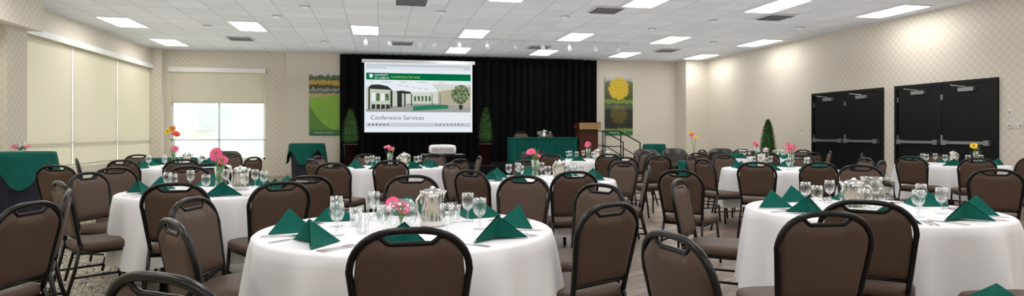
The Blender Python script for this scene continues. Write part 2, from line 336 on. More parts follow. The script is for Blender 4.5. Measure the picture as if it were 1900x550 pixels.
O("screen_surface", mesh("screen_surface", box(sx0-.05, sx1+.05, sy, sy+.01, sz0-.02, sz1+.03), ew, False), parent=scr)
O("screen_case", mesh("screen_case", box(sx0-.12, sx1+.12, sy-.06, sy+.08, sz1+.03, sz1+.12), WHITE, False), parent=scr)
O("bottom_bar", mesh("bottom_bar", box(sx0-.08, sx1+.08, sy-.015, sy+.02, sz0-.05, sz0-.02), BLK, False), parent=scr)
rect("browser_bar", 0, 1, 0, .075, elg, .003); rect("address_bar", .05, .93, .045, .068, ew, .005)
rect("site_header", 0, 1, .135, .235, eg, .003)
rect("photo", .0, 1, .29, .71, ewl2, .003)
poly("photo_ceiling", [(.0, .29), (.62, .29), (.68, .40), (.40, .42), (.0, .34)], ew, .0035)
for i in range(5): poly("photo_ceiling_light", [(.30+.06*i, .31+.012*i), (.34+.06*i, .31+.012*i), (.345+.06*i, .325+.012*i), (.305+.06*i, .325+.012*i)], elg, .0038)
poly("photo_floor", [(0, .71), (0, .66), (.40, .58), (.80, .58), (1, .64), (1, .71)], efl, .004)
poly("photo_wall", [(0, .36), (.38, .42), (.38, .60), (0, .67)], ewal, .0045)
poly("photo_side_wall", [(.68, .40), (1, .32), (1, .64), (.68, .58)], etan, .0042)
poly("photo_arch", [(.02, .345), (.05, .31), (.12, .305), (.20, .33), (.245, .39), (.22, .385), (.02, .37)], eb, .006)
for (a, b) in ((.02, .035), (.225, .245), (.29, .335), (.355, .368)): poly("photo_pillar", [(a, .37+a*.1), (b, .37+a*.1), (b, .68-a*.15), (a, .68-a*.15)], eb, .006)
poly("photo_sign", [(.285, .40), (.33, .39), (.42, .41), (.42, .44), (.285, .43)], eb, .006)
for i in range(4): poly("photo_window", [(.05+.043*i, .43+.004*i), (.083+.043*i, .434+.004*i), (.083+.043*i, .55-.004*i), (.05+.043*i, .555-.004*i)], etr if i % 2 else ew, .0055)
for i in range(4): poly("photo_seat", [(.05+.045*i, .60), (.085+.045*i, .60), (.085+.045*i, .66), (.05+.045*i, .67)], eb, .0062)
for i in range(5): rect("photo_window", .45+.035*i, .47+.035*i, .47, .55, etr, .0055)
poly("photo_table", [(.44, .62), (.62, .60), (.78, .60), (.78, .655), (.44, .69)], eteal, .0062)
for (a, b) in ((.42, .43), (.62, .626), (.70, .705)): rect("photo_post", a, b, .44, .62, eb, .006)
tv = []; tf = []
for i in range(420):
    a = random.uniform(0, 2*pi); r = sqrt(random.random()); u = .90+.09*r*cos(a); v = .44+.14*r*sin(a)
    q = Vector(sp(u, v, .0065)); s_ = random.uniform(.012, .028); k = len(tv); b = random.uniform(0, 6)
    for j in range(4): tv.append((q.x+s_*cos(b+j*pi/2), q.y, q.z+s_*sin(b+j*pi/2)))
    tf.append((k, k+1, k+2, k+3))
O("photo_tree", mesh("photo_tree", (tv, tf), etr, False), parent=scr); poly("photo_tree_pot", [(.88, .60), (.925, .60), (.915, .67), (.89, .67)], eb, .0068); rect("photo_trunk", .898, .906, .54, .60, eb, .0066)
rect("taskbar", 0, 1, .87, .93, elg, .003)
for i in range(6): rect("taskbar_icon", .02+.035*i, .033+.035*i, .888, .908, eb, .005)
for i in range(8): rect("taskbar_icon", .66+.036*i, .672+.036*i, .890, .906, eb, .005)
k = []; cu, cv = .045, .183
for (a, b) in ((-1, 1), (1, 1), (1, -.1), (.6, -.7), (0, -1.1), (-.6, -.7), (-1, -.1)): k.append((cu+.016*a, cv-.028*b))
poly("crest", k[::-1], ew, .006)
st("UNIVERSITY", .075, .075, .18, ew); st("OF ALBERTA", .075, .075, .222, ew); st("Conference Services", .10, .23, .205, egd)
st("Conference Services", .182, .04, .825, egr); st("Conference Services", .05, .05, .066, eb)
for i, s_ in enumerate(("Home", "Meeting Space", "Catering", "Accommodation", "Contact")): st(s_, .048, (.03, .14, .32, .47, .68)[i], .27, egr)

def poster(x0, x1, z0, z1, mat, y, lab, cap):
    p = O("wall_poster", mesh("poster", ([(0, 0, 0), (1, 0, 0), (1, 0, 1), (0, 0, 1)], [(0, 1, 2, 3)]), mat, False), (x0, y, z0), scale=(x1-x0, 1, z1-z0), label=lab, cat="poster")
    O("poster_backing", mesh("backing", box(0, 1, .002, .018, 0, 1), WHITE, False), parent=p)
    t_ = text(cap, .05, (0, 0, 0), WHITE, None); t_.parent = p; t_.location = (.16, -.004, .035); t_.scale = (1/(x1-x0), 1/(z1-z0), 1)
poster(-1.99, -1.12, 1.17, 2.98, mk_poster1(), YB-.03, "tall print of a green golf course on the wall", "UNIVERSITY OF ALBERTA")
poster(7.02, 7.97, 1.17, 3.03, mk_poster2(), YB-.03, "tall print of a yellow autumn tree by a pond", "UNIVERSITY OF ALBERTA")

def topiary(x, y, z0, hp, hf, rf, lab):
    def rad(t): return rf*min(1, (t*7)**.6)*(1-t**2.2)**.75 if t < 1 else 0
    prof = [(max(.004, rad(i/16)*.86), hp*.92+hf*i/16) for i in range(17)]
    V, F = revolve(prof, 18)
    for i in range(2600):
        t = random.random()**1.15*.99; a = random.uniform(0, 2*pi); r = rad(t)*random.uniform(.82, 1.08)
        p = Vector((r*cos(a), r*sin(a), hp*.92+hf*t)); d = Vector((cos(a), sin(a), random.uniform(.1, 1.4))).normalized(); s_ = Vector((-sin(a), cos(a), random.uniform(-.5, .5)))
        k = len(V); L = random.uniform(.03, .05); V += [p-s_*.010, p+s_*.010, p+d*L]; F.append((k, k+1, k+2))
    return inst("potted_topiary", [("foliage", mesh("foliage", (V, F), LEAF, False)),
        ("pot", mesh("pot", revolve([(0, 0), (.11, 0), (.125, .02), (.17, hp-.04), (.185, hp-.04), (.185, hp), (.16, hp), (.155, hp-.05)], 24), POT)),
        ("soil", mesh("soil", revolve([(0, hp-.06), (.155, hp-.05)], 20), SOIL))], (x, y, z0), 0, lab, "potted plant", "cone-shaped topiaries")
topiary(-.75, 17.2, .37, .58, .98, .215, "cone-shaped evergreen topiary in a dark pot on the stage")
topiary(2.86, 17.1, .37, .58, 1.02, .19, "slim evergreen topiary in a dark pot beside the screen")
topiary(9.4, 13.95, 0, .62, 1.00, .185, "evergreen topiary in a dark pot near the black doors")

def pleat(x0, x1, y0, y1, z0, z1, step=.04, amp=.012):
    pts = []
    def run(a, b):
        L = (Vector(b)-Vector(a)).length; m = int(L/step*2)
        d = (Vector(b)-Vector(a))/m; nrm = Vector((d.y, -d.x)).normalized()
        for i in range(m): pts.append(Vector(a)+d*i+nrm*(amp*(1 if i % 2 else -1)))
    c = [(x0, y0), (x1, y0), (x1, y1), (x0, y1)]
    for i in range(4): run(c[i], c[(i+1) % 4])
    k = len(pts); V = [(p.x, p.y, z0) for p in pts]+[(p.x, p.y, z1) for p in pts]
    return V, [(i, (i+1) % k, k+(i+1) % k, k+i) for i in range(k)]
inst("head_table", [("tabletop", mesh("tt", box(-.92, .92, -.39, .39, .72, .748), TEAL, False)), ("table_skirt", mesh("sk", pleat(-.90, .90, -.37, .37, .01, .73, .11, .022), TEAL, False))]
    + [("leg", mesh("leg", tube([(a, b, 0), (a, b, .72)], .02), BLK)) for a in (-.8, .8) for b in (-.28, .28)], (4.39, 16.8, .37), 0, "rectangular table with pleated teal skirt on the stage", "table")
le = O("lectern", None, (5.58, 16.55, .37), (0, 0, 0), None, "cherry wood lectern with a name sign on the stage", "lectern")
O("lectern_body", mesh("lb", join(box(-.26, .26, -.18, .2, .08, 1.0), box(-.31, .31, -.24, .24, 0, .08)), LECT, False), parent=le)
lv = [(-.31, -.28, .98), (.31, -.28, .98), (.31, .24, 1.0), (-.31, .24, 1.0), (-.31, -.28, 1.16), (.31, -.28, 1.16), (.31, .24, 1.08), (-.31, .24, 1.08)]
O("lectern_top", mesh("lt", (lv, [(0, 3, 2, 1), (4, 5, 6, 7), (0, 1, 5, 4), (1, 2, 6, 5), (2, 3, 7, 6), (3, 0, 4, 7)]), LECT, False), parent=le)
O("sign_plate", mesh("sp", box(-.30, .30, -.30, -.285, .97, 1.14), BRASS, False), parent=le)
text("UNIVERSITY OF ALBERTA", .042, (0, -.303, 1.07), BLK, le, align='CENTER', name="sign_text"); text("CONFERENCE CENTRE", .042, (0, -.303, 1.0), BLK, le, align='CENTER', name="sign_text")
O("stage_steps", mesh("steps", join(box(6.76, 7.06, 17.3, 18.5, 0, .25), box(7.06, 7.36, 17.3, 18.5, 0, .125)), STAGE, False), label="two black steps beside the stage", cat="steps")
for y in (17.25, 18.55):
    O("handrail", mesh("rail", join(tube([(6.3, y, .38), (6.3, y, 1.30), (6.8, y, 1.30), (7.45, y, .95), (7.45, y, .0)], .02), tube([(6.85, y, .0), (6.85, y, 1.27)], .018), tube([(6.3, y, .85), (6.85, y, .85), (7.45, y, .5)], .014)), BLK),
      label="black metal handrail at the stage steps", cat="handrail", group="stage handrails")

# ------------------------------------------------------------ chair prototype
def yb(z): return .05-(z-.46)*.19
def tap(z): return .84+.16*min(1, max(0, (z-.46)/.30))
E_ = 2.7
def zf(s, b=.19): return .70+b*max(0, 1-abs(s)**E_)**(1/E_)
def smooth(t): t = min(1, max(0, t)); return t*t*(3-2*t)
def zslot(x): return .842+(zf(x/.215)-.004-.842)*smooth((abs(x)-.075)/.045)
fp = []
for i in range(7):
    z = .44+.26*i/6; fp.append((-.215*tap(z), yb(z), z))
for i in range(1, 24):
    a = pi-pi*i/24; c = cos(a); s = math.copysign(abs(c)**(2/E_), c); z = .70+.19*abs(sin(a))**(2/E_); fp.append((.215*s, yb(z), z))
for i in range(7):
    z = .70-.26*i/6; fp.append((.215*tap(z), yb(z), z))
slot = [(x, yb(zslot(x)), zslot(x)) for x in [-.12+.24*i/16 for i in range(17)]]
bf = join(tube(fp, .0135, 8), tube(slot, .009, 6), tube([(-.19, yb(.5)-.0, .50), (.19, yb(.5), .50)], .010, 6))
NS, NTT = 26, 14; V = []; F = []
for side in (1, -1):
    for j in range(NTT+1):
        for i in range(NS+1):
            s = -1+2*i/NS; t = j/NTT; x0 = s*.205
            top = .70+.178*max(0, 1-abs(s)**E_)**(1/E_)
            if abs(x0) < .125: top = min(top, zslot(x0)-.006)
            z = .505+(top-.505)*t; x = x0*tap(z)
            e = max(abs(s), abs(2*t-1)); th = .020*(1-e**8)**.5 if e < 1 else 0
            V.append((x, yb(z)+side*th + .0, z))
o = (NTT+1)*(NS+1)
for j in range(NTT):
    for i in range(NS):
        a = j*(NS+1)+i; q = (a, a+1, a+NS+2, a+NS+1); F.append(q[::-1]); F.append(tuple(k+o for k in q))
CH = [("backrest", mesh("backrest", (V, F), FAB)), ("backrest_frame", mesh("backrest_frame", bf, BLK)),
      ("seat", mesh("seat", rbox(0, .255, .435, .43, .43, .07), FAB))]
sf = [(.19*c_, .06+.36*t_, .395) for c_, t_ in ((-1, 0), (-1, .9), (-.9, 1), (.9, 1), (1, .9), (1, 0))]
CH.append(("seat_frame", mesh("seat_frame", join(tube(sf, .012, 6, closed=True), tube([(-.19, -.0, .23), (-.198, .44, .23)], .009, 6), tube([(.19, 0, .23), (.198, .44, .23)], .009, 6)), BLK)))
for sgn in (-1, 1):
    CH.append(("leg", mesh("rear_leg", tube([(sgn*.182, .054, .45), (sgn*.188, .02, .28), (sgn*.20, -.06, .0)], .0125, 8), BLK)))
    CH.append(("leg", mesh("front_leg", tube([(sgn*.19, .42, .41), (sgn*.197, .44, .22), (sgn*.212, .46, .0)], .0125, 8), BLK)))
def chair(x, y, tx, ty, z=0.0):
    dx, dy = tx-x, ty-y
    inst("banquet_chair", CH, (x, y, z+(.004 if (x > WX0 and y < WY1) else 0)), atan2(-dx, dy), "banquet chair with brown woven fabric back and seat, black metal frame", "chair", "banquet chairs around the round tables")

# ------------------------------------------------------------ table prototypes
R_ = .735; HT = .75
def tablecloth(seed, R=R_, zt=HT, hem=.26, flare=.10):
    rnd = random.Random(seed); ph = [rnd.uniform(0, 6.28) for _ in range(6)]; n = 180
    V = []; F = []
    prof = [(0, zt), (.3*R, zt), (.6*R, zt), (.9*R, zt), (R-.008, zt-.001), (R+.003, zt-.010)]
    K = 10
    rings = []
    for r, z in prof: rings.append([(r, z)]*n)
    for k in range(1, K+1):
        t = k/K; row = []
        for j in range(n):
            a = 2*pi*j/n
            w = (sin(9*a+ph[0]+.8*sin(3*a+ph[5]))+.9*sin(13*a+ph[1])+.5*sin(6*a+ph[2])+.5*sin(23*a+ph[3]))
            r = R+.004+flare*t**.8*.5+.027*w*t**.7
            r = max(r, R+.003)
            z = zt-.01-(zt-.01-hem-.03*sin(4*a+ph[4]))*t
            row.append((r, z))
        rings.append(row)
    for row in rings:
        for j, (r, z) in enumerate(row):
            a = 2*pi*j/n; V.append((r*cos(a), r*sin(a), z))
    for i in range(len(rings)-1):
        for j in range(n): F.append((i*n+j, i*n+(j+1) % n, (i+1)*n+(j+1) % n, (i+1)*n+j))
    return V, F
cloths = [mesh("tablecloth", tablecloth(i), CLOTH) for i in range(4)]
TT = [("tabletop", mesh("tabletop", revolve([(0, .735), (R_-.012, .735), (R_-.01, .715), (0, .715)], 40), GREYP, True))]
for a in range(4): TT.append(("leg", mesh("leg", tube([(.42*cos(a*pi/2+.8), .42*sin(a*pi/2+.8), .715), (.46*cos(a*pi/2+.8), .46*sin(a*pi/2+.8), 0)], .017), BLK)))
def rtable(x, y, i=0, label="white"):
    z = .004 if (x > WX0 and y < WY1) else 0
    inst("round_table", TT, (x, y, z), 0, "round banquet table under a white cloth", "table", "round banquet tables")
    O("tablecloth", cloths[i % 4], (x, y, z), (0, 0, i*1.3), None, "white linen tablecloth draped over a round banquet table", "tablecloth", "white tablecloths")
def napkin():
    V = []; F = []
    A = Vector((0, -.022, .112)); Lb = Vector((-.145, -.055, .002)); Rb = Vector((.145, -.055, .002)); B = Vector((0, .115, .002)); Fm = Vector((0, -.01, .010))
    def tri(a, b, c, bulge, n=6):
        nr = (b-a).cross(c-a).normalized(); idx = {}
        for i in range(n+1):
            for j in range(n+1-i):
                u, v = i/n, j/n; w = 1-u-v; p = a*w+b*u+c*v+nr*bulge*27*u*v*w; idx[i, j] = len(V); V.append(p)
        for i in range(n):
            for j in range(n-i):
                F.append((idx[i, j], idx[i+1, j], idx[i, j+1]))
                if i+j < n-1: F.append((idx[i+1, j], idx[i+1, j+1], idx[i, j+1]))
    tri(A, B, Rb, .010); tri(A, Lb, B, .010)
    A2 = A-Vector((0, .003, .006))
    tri(A2, Lb+Vector((.006, -.003, 0)), Fm, .005); tri(A2, Fm, Rb+Vector((-.006, -.003, 0)), .005)
    return V, F
nm = mesh("napkin", napkin(), TEALN, False)
gob = mesh("goblet", revolve([(0, .004), (.033, .003), (.034, .006), (.012, .010), (.0055, .02), (.005, .058), (.010, .066), (.026, .078), (.034, .10), (.035, .125), (.031, .158), (.030, .158), (.033, .125), (.032, .10), (.024, .081), (0, .070)], 18), GLASS)
tum = mesh("tumbler", revolve([(0, .004), (.027, .002), (.029, .01), (.035, .095), (.034, .095), (.027, .012), (0, .012)], 18), GLASS)
def flat(outl, th=.0025):
    k = len(outl); V = [(x, y, .001) for x, y in outl]+[(x, y, .001+th) for x, y in outl]
    return V, [tuple(range(k))[::-1], tuple(range(k, 2*k))]+[(i, (i+1) % k, k+(i+1) % k, k+i) for i in range(k)]
knife = mesh("knife", flat([(-.006, -.11), (.006, -.11), (.007, -.05), (.005, 0), (.010, .02), (.010, .08), (.003, .112), (-.004, .11), (-.006, .02), (-.005, 0), (-.007, -.05)]), STEEL, False)
fork = mesh("fork", flat([(-.006, -.10), (.006, -.10), (.003, 0), (.004, .03), (.012, .045), (.012, .095), (.009, .095), (.008, .055), (.004, .055), (.004, .095), (.0015, .095), (.001, .055), (-.001, .055), (-.0015, .095), (-.004, .095), (-.004, .055), (-.008, .055), (-.009, .095), (-.012, .095), (-.012, .045), (-.004, .03), (-.003, 0)]), STEEL, False)
PB = join(revolve([(0, 0), (.058, 0), (.066, .006), (.066, .03), (.060, .10), (.052, .145), (.055, .168), (.060, .178), (.056, .178), (.049, .15), (.050, .14), (0, .02)], 28),
          tube([(.045, 0, .135), (.062, 0, .155), (.085, 0, .178)], [.018, .017, .010], 10))
PIT = [("pitcher_body", mesh("pitcher_body", PB, STEEL)), ("handle", mesh("ph", tube([(-.052, 0, .160), (-.085, 0, .163), (-.105, 0, .14), (-.103, 0, .09), (-.085, 0, .05), (-.060, 0, .04)], .007, 8), STEEL)),
       ("lid", mesh("plid", revolve([(.055, .178), (.045, .190), (.012, .196), (.012, .205), (0, .208)], 20), STEEL))]
JUG = [("jug_body", mesh("jug_body", join(revolve([(0, 0), (.055, 0), (.08, .03), (.088, .08), (.075, .13), (.06, .165), (.068, .20), (.064, .20), (.056, .165), (.071, .13), (.084, .08), (.075, .03), (0, .008)], 28)), GLASS)),
       ("handle", mesh("jh", tube([(-.062, 0, .185), (-.11, 0, .19), (-.135, 0, .14), (-.12, 0, .08), (-.085, 0, .06)], .009, 8), GLASS))]
bowl = mesh("bowl_vase", revolve([(0, 0), (.045, 0), (.072, .03), (.085, .07), (.078, .11), (.055, .145), (.052, .145), (.074, .11), (.081, .07), (.068, .03), (0, .008)], 28), GLASS)
vase = mesh("tall_vase", revolve([(0, 0), (.035, 0), (.035, .02), (.03, .10), (.04, .20), (.037, .20), (.027, .10), (.031, .02), (0, .015)], 20), GLASS)
def petals(R, n, cup=.2):
    V = []; F = []
    for layer in range(2):
        for i in range(n):
            a = 2*pi*(i+.5*layer)/n; d = Vector((cos(a), sin(a), 0)); t = Vector((-sin(a), cos(a), 0)); Z = Vector((0, 0, 1)); RR = R*(1-.25*layer)
            k = len(V)
            for (r, w, z) in ((.15, .05, 0), (.55, .16, cup*.5), (.85, .15, cup*.6), (1, .03, cup*.4)):
                V += [d*RR*r-t*RR*w+Z*RR*(z+.1*layer), d*RR*r+t*RR*w+Z*RR*(z+.1*layer)]
            for j in range(3): F.append((k+2*j, k+2*j+1, k+2*j+3, k+2*j+2))
    return V, F
pet = {c: mesh("petals", petals(.055, 14), m) for c, m in (("pink", PINK), ("red", RED), ("yellow", YEL), ("orange", ORG))}
fcen = mesh("flower_centre", revolve([(.014, 0), (.013, .012), (.006, .017), (0, .018)], 12), FCEN)
def flower(x, y, z, h, lean, az, col, s=1.0):
    e = O("gerbera_flower", None, (x, y, z), (0, 0, 0), None, col+" gerbera flower standing in a glass vase", "flower", "gerbera flowers")
    top = Vector((lean*cos(az), lean*sin(az), h))
    rot = (random.uniform(.45, 1.15), 0, .6*cos(az)+random.uniform(-.3, .3))
    O("stem", mesh("stem", tube([(0, 0, 0), (top.x*.3, top.y*.3, h*.5), tuple(top)], .003, 6), STEM), parent=e)
    O("petals", pet[col], tuple(top), rot, e, scale=(s, s, s)); O("flower_centre", fcen, tuple(top), rot, e, scale=(s, s, s))
def foliage(x, y, z, h, n=14, spread=.08):
    V = []; F = []
    for i in range(n):
        a = random.uniform(0, 6.28); sp_ = random.uniform(.2, 1)*spread; hh = h*random.uniform(.6, 1); d = Vector((cos(a), sin(a), 0)); t = Vector((-sin(a), cos(a), 0))*.006; k = len(V)
        for q, w in ((0, .5), (.5, 1), (.85, .8), (1, .1)):
            p = d*sp_*q**1.6+Vector((0, 0, hh*q)); V += [p-t*w, p+t*w]
        for j in range(3): F.append((k+2*j, k+2*j+1, k+2*j+3, k+2*j+2))
    O("leaf_spray", mesh("leaf_spray", (V, F), STEM, False), (x, y, z), label="green leaf blades arranged in the glass vase", cat="foliage", group="leaf sprays in vases")

def setting(x, y, off, cut=True, nn=8):
    z0 = .004 if (x > WX0 and y < WY1) else 0
    zt = z0+HT+.0012
    for k in range(nn):
        a = off+2*pi*k/nn; c, s = cos(a), sin(a); j = random.uniform(-.015, .015)
        P = lambda r, t: (x+r*c-t*s, y+r*s+t*c)
        px, py = P(.55+j, 0)
        O("folded_napkin", nm, (px, py, zt), (0, 0, a+pi/2+random.uniform(-.5, .5)), None, "teal linen napkin folded into a pyramid on the table", "napkin", "teal napkins on the tables")
        if cut:
            for nmx, me, t, r in (("knife", knife, -.175, .56), ("fork", fork, .160, .57), ("fork", fork, .19, .57)):
                px, py = P(r, t)
                O("table_"+nmx, me, (px, py, zt), (0, 0, a+pi/2), None, "stainless steel table %s laid on white linen" % nmx, nmx, nmx+"s at the place settings")
        px, py = P(.36, -.10)
        O("water_goblet", gob, (px, py, zt), (0, 0, 0), None, "clear stemmed water goblet on the white tablecloth", "glass", "water goblets on the tables")
def centre(x, y, kind, flowers, a=0.0, pit=(.14, .02), vs=(-.03, 0), jug=False):
    z0 = .004 if (x > WX0 and y < WY1) else 0
    zt = z0+HT+.0012; vx, vy = x+vs[0], y+vs[1]
    if kind == "bowl":
        O("bowl_vase", bowl, (vx, vy, zt), label="round clear glass bowl vase holding gerberas", cat="vase", group="glass vases on the tables"); h = .085
    else:
        O("flower_vase", vase, (vx, vy, zt), label="slim clear glass flower vase on the table", cat="vase", group="glass vases on the tables"); h = .24
    for i, c in enumerate(flowers):
        flower(vx, vy, zt+.016, h+.03*(i % 3), .02+.025*i, a+i*2.3, c, .7 if kind == "bowl" else 1.0)
    foliage(vx, vy, zt+.016, h*1.35, 10, .05 if kind == "bowl" else .10)
    inst("glass_jug" if jug else "water_pitcher", JUG if jug else PIT, (x+pit[0], y+pit[1], zt), .6 if not jug else 2.8, "clear glass water jug on the table" if jug else "polished stainless steel water pitcher on the table", "pitcher", "pitchers on the tables")

A = (.138, 3.25); B = (3.03, 3.43); C = (-1.34, 5.70); F4 = (1.69, 6.39); E5 = (.2, 9.1); G = (3.66, 10.78); I7 = (5.3, 7.62); J = (7.2, 10.9); H8 = (8.6, 8.1); D = (-2.9, 10.0)
TABS = (A, B, C, F4, E5, G, I7, J, H8, D)
for i, t in enumerate(TABS): rtable(*t, i)
rtable(1.75, .65, 2)
setting(*A, -.05, True); setting(*B, .25, True); setting(*C, .3, True); setting(*F4, .1, True)
for t in (E5, G, I7, J, H8, D): setting(*t, random.random(), False)
O("folded_napkin", nm, (1.48, 1.27, .7555), (0, 0, 2.2), None, "teal linen napkin folded into a pyramid on the table", "napkin", "teal napkins on the tables")
centre(*A, "bowl", ["pink", "pink"], 1.0, (.135, .06), (-.03, 0))
centre(*B, "bowl", ["yellow", "yellow"], 2.0, (.10, .10), (-.05, .08), jug=True)
inst("water_pitcher", PIT, (B[0]-.16, B[1]-.05, .7555), 2.0, "polished stainless steel water pitcher on the table", "pitcher", "pitchers on the tables")
centre(*C, "vase", ["pink", "pink", "pink"], 0, (.18, .05), (.02, 0)); centre(*F4, "vase", ["pink", "pink"], .5, (.15, -.05), (-.1, 0))
centre(*E5, "vase", ["pink", "pink"], 1, (.15, .1), (-.05, 0)); centre(*G, "vase", ["pink", "pink"], 2, (.1, -.2), (0, 0))
centre(*I7, "vase", ["pink", "pink", "pink"], 3, (-.2, .1), (.18, 0)); centre(*J, "vase", ["pink", "pink"], 1, (0, -.15), (-.1, 0)); centre(*H8, "vase", ["pink", "yellow"], 1, (.15, .1), (.35, -.1))
centre(*D, "vase", ["pink"], 1)
for (x, y) in ((-.08, 3.12), (.02, 3.48), (-.12, 3.38), (.4, 3.42)):
    O("glass_tumbler", tum, (x, y, .7555), label="short clear glass tumbler on the white tablecloth", cat="glass", group="tumblers")

chairs = [
 (.108, 2.29, *A), (.252, 5.05, *A), (1.107, 4.85, *A), (1.41, 3.95, *A), (1.08, 2.9, .62, 3.79), (-.93, 3.55, *A), (-.77, 2.70, *A), (-.50, 1.68, .1, 2.55),
 (-1.35, 4.79, *C), (-.68, 4.62, *C), (-.57, 5.22, -1.0, 6.1), (-2.20, 5.05, *C), (-2.45, 6.1, *C), (-2.55, 6.9, *C), (-1.9, 6.95, *C),
 (-1.69, 3.50, -3, 3.8), (-1.87, 4.28, -3.2, 3.8), (-3.35, 7.55, -2.9, 10),
 (-3.16, 8.80, *D), (-2.51, 8.9, *D), (-1.86, 7.62, *D), (-1.77, 9.5, *D), (-3.95, 9.5, *D), (-3.7, 10.9, *D), (-2.4, 11.1, *D),
 (-.51, 7.4, *E5), (.14, 7.95, *E5), (-.83, 8.5, *E5), (-.85, 9.6, *E5), (1.0, 8.15, *E5), (1.4, 9.1, *E5), (.85, 10.15, *E5), (-.2, 10.3, *E5),
 (.833, 5.72, *F4), (1.687, 5.42, *F4), (2.62, 6.05, *F4), (2.8, 7.0, *F4), (1.8, 7.6, *F4), (.80, 7.0, *F4),
 (3.6, 9.6, *G), (2.75, 9.95, *G), (2.5, 10.8, *G), (4.45, 9.9, *G), (4.8, 10.9, *G), (3.0, 11.75, *G), (4.2, 11.8, *G), (4.0, 8.6, *G), (3.35, 8.35, *G),
 (2.15, 4.22, *B), (2.40, 2.74, *B), (1.88, 2.39, 2.0, 3.4), (.996, 1.98, 2.0, 2.1), (2.9, 2.1, *B),
 (2.70, 5.33, *I7), (4.15, 7.5, *I7), (4.3, 6.6, *I7), (4.98, 6.42, *I7), (4.92, 5.7, 4.2, 4.6), (5.97, 6.61, *I7), (6.42, 7.4, *I7), (6.2, 8.4, *I7), (5.2, 8.8, *I7), (4.45, 8.45, *I7),
 (6.1, 10.5, *J), (6.6, 9.85, *J), (7.4, 9.7, *J), (8.2, 10.3, *J), (8.3, 11.2, *J), (7.5, 12.0, *J), (6.5, 11.85, *J), (5.3, 9.8, *J),
 (8.67, 7.0, *H8), (7.5, 7.7, *H8), (7.8, 8.95, *H8), (9.2, 9.05, *H8), (9.6, 7.7, *H8), (7.85, 7.0, *H8), (5.65, 4.85, 7.5, 7)]
for i, (x, y, tx, ty) in enumerate(chairs):
    d = math.hypot(x-tx, y-ty)
    mind = 1.04 if (tx, ty) in (C, F4) else 1.16
    if (tx, ty) == H8: mind = 1.06
    if i > 7 and (tx, ty) in TABS and (tx, ty) != B and d < mind:
        x = tx+(x-tx)*mind/d; y = ty+(y-ty)*mind/d
    chair(x, y, tx, ty)
for x in (4.0, 4.75): chair(x, 17.75, x, 16.8, .366+.004)
zt = .37+.75
inst("water_pitcher", PIT, (4.45, 16.85, zt), 0, "polished stainless steel water pitcher on the table", "pitcher", "pitchers on the tables")
for x in (4.25, 4.3, 4.62): O("water_goblet", gob, (x, 16.8+random.uniform(-.1, .1), zt), label="clear stemmed water goblet on the teal head table", cat="glass", group="water goblets on the tables")

# ------------------------------------------------------------ small draped tables
def coverlet(R, zt, drop, seed, n=96):
    ph = seed; rings = []
    for r in (0, .5*R, .95*R, R): rings.append([(r, zt if r < R else zt-.008)]*n)
    for k in range(1, 9):
        t = k/8; row = []
        for j in range(n):
            a = 2*pi*j/n; q = abs(sin(2*(a+ph)))**1.8
            L = drop*(.32+.68*q); r = R+.004+t*(.02+.05*q)+.018*t*sin(14*a+ph*3)
            row.append((r, zt-.008-L*t))
        rings.append(row)
    V = []; F = []
    for row in rings:
        for j, (r, z) in enumerate(row): V.append((r*cos(2*pi*j/n), r*sin(2*pi*j/n), z))
    for i in range(len(rings)-1):
        for j in range(n): F.append((i*n+j, i*n+(j+1) % n, (i+1)*n+(j+1) % n, (i+1)*n+j))
    return V, F
def skirt_mesh(R, h, n=120):
    V = []; F = []
    for k in range(7):
        t = k/6
        for j in range(n):
            a = 2*pi*j/n; r = R-.03-.05*t+.008*t*sin(20*a); V.append((r*cos(a), r*sin(a), h-.014-(h-.03)*t))
    for i in range(6):
        for j in range(n): F.append((i*n+j, i*n+(j+1) % n, (i+1)*n+(j+1) % n, (i+1)*n+j))
    return V, F
def cocktail(x, y, R, h, lab, ph=0.3, skirt=DKSKIRT):
    inst("cocktail_table", [("table_skirt", mesh("ct_skirt", skirt_mesh(R, h), skirt)), ("leg", mesh("ct_post", tube([(0, 0, 0), (0, 0, h-.03)], .04), BLK))], (x, y, 0), 0, lab, "table", "small draped tables")
    O("table_overlay", mesh("overlay", coverlet(R, h, .55*min(1, h/.9), ph), TEAL), (x, y, 0), (0, 0, 0), None, "teal cloth overlay draped over a small round table", "tablecloth", "teal table overlays")
cocktail(-5.38, 11.0, .45, .95, "small round table with dark skirt beside the window wall", .35)
cocktail(-1.9, 17.7, .46, .96, "small round table with dark skirt against the end wall", .9)
cocktail(7.55, 16.5, .30, .93, "small round table with dark skirt near the handrail", .2)
cocktail(-3.96, 13.5, .42, .75, "small round table with dark skirt near the window", .6)
cocktail(7.06, 13.3, .35, .60, "small round table with dark skirt between armchairs", .3)
cocktail(8.25, 14.6, .33, .55, "low round table with dark skirt by the wall", .7)
def bouquet(x, y, z, cols, h=.42, s=1.3):
    O("flower_vase", vase, (x, y, z), label="slim clear glass vase holding tall gerberas", cat="vase", group="glass vases on the tables")
    for i, c in enumerate(cols): flower(x, y, z+.016, h+.05*((i*2) % 3), .05+.03*(i % 3), i*1.7+.4, c, s)
bouquet(-3.96, 13.5, .752, ["red", "orange", "yellow", "red"], .45, 1.35); bouquet(7.06, 13.3, .602, ["orange", "yellow", "pink", "yellow"], .52, 1.15)
O("bowl_vase", bowl, (-5.38, 11.0, .952), label="clear glass bowl with a low pink arrangement", cat="vase", group="glass vases on the tables")
for i, (az, c) in enumerate(((0, "pink"), (1.5, "pink"), (3.1, "pink"), (4.4, "pink"))): flower(-5.38, 11.0, .97, .06, .10, az, c, .8)
foliage(-5.38, 11, .97, .10, 16, .18)

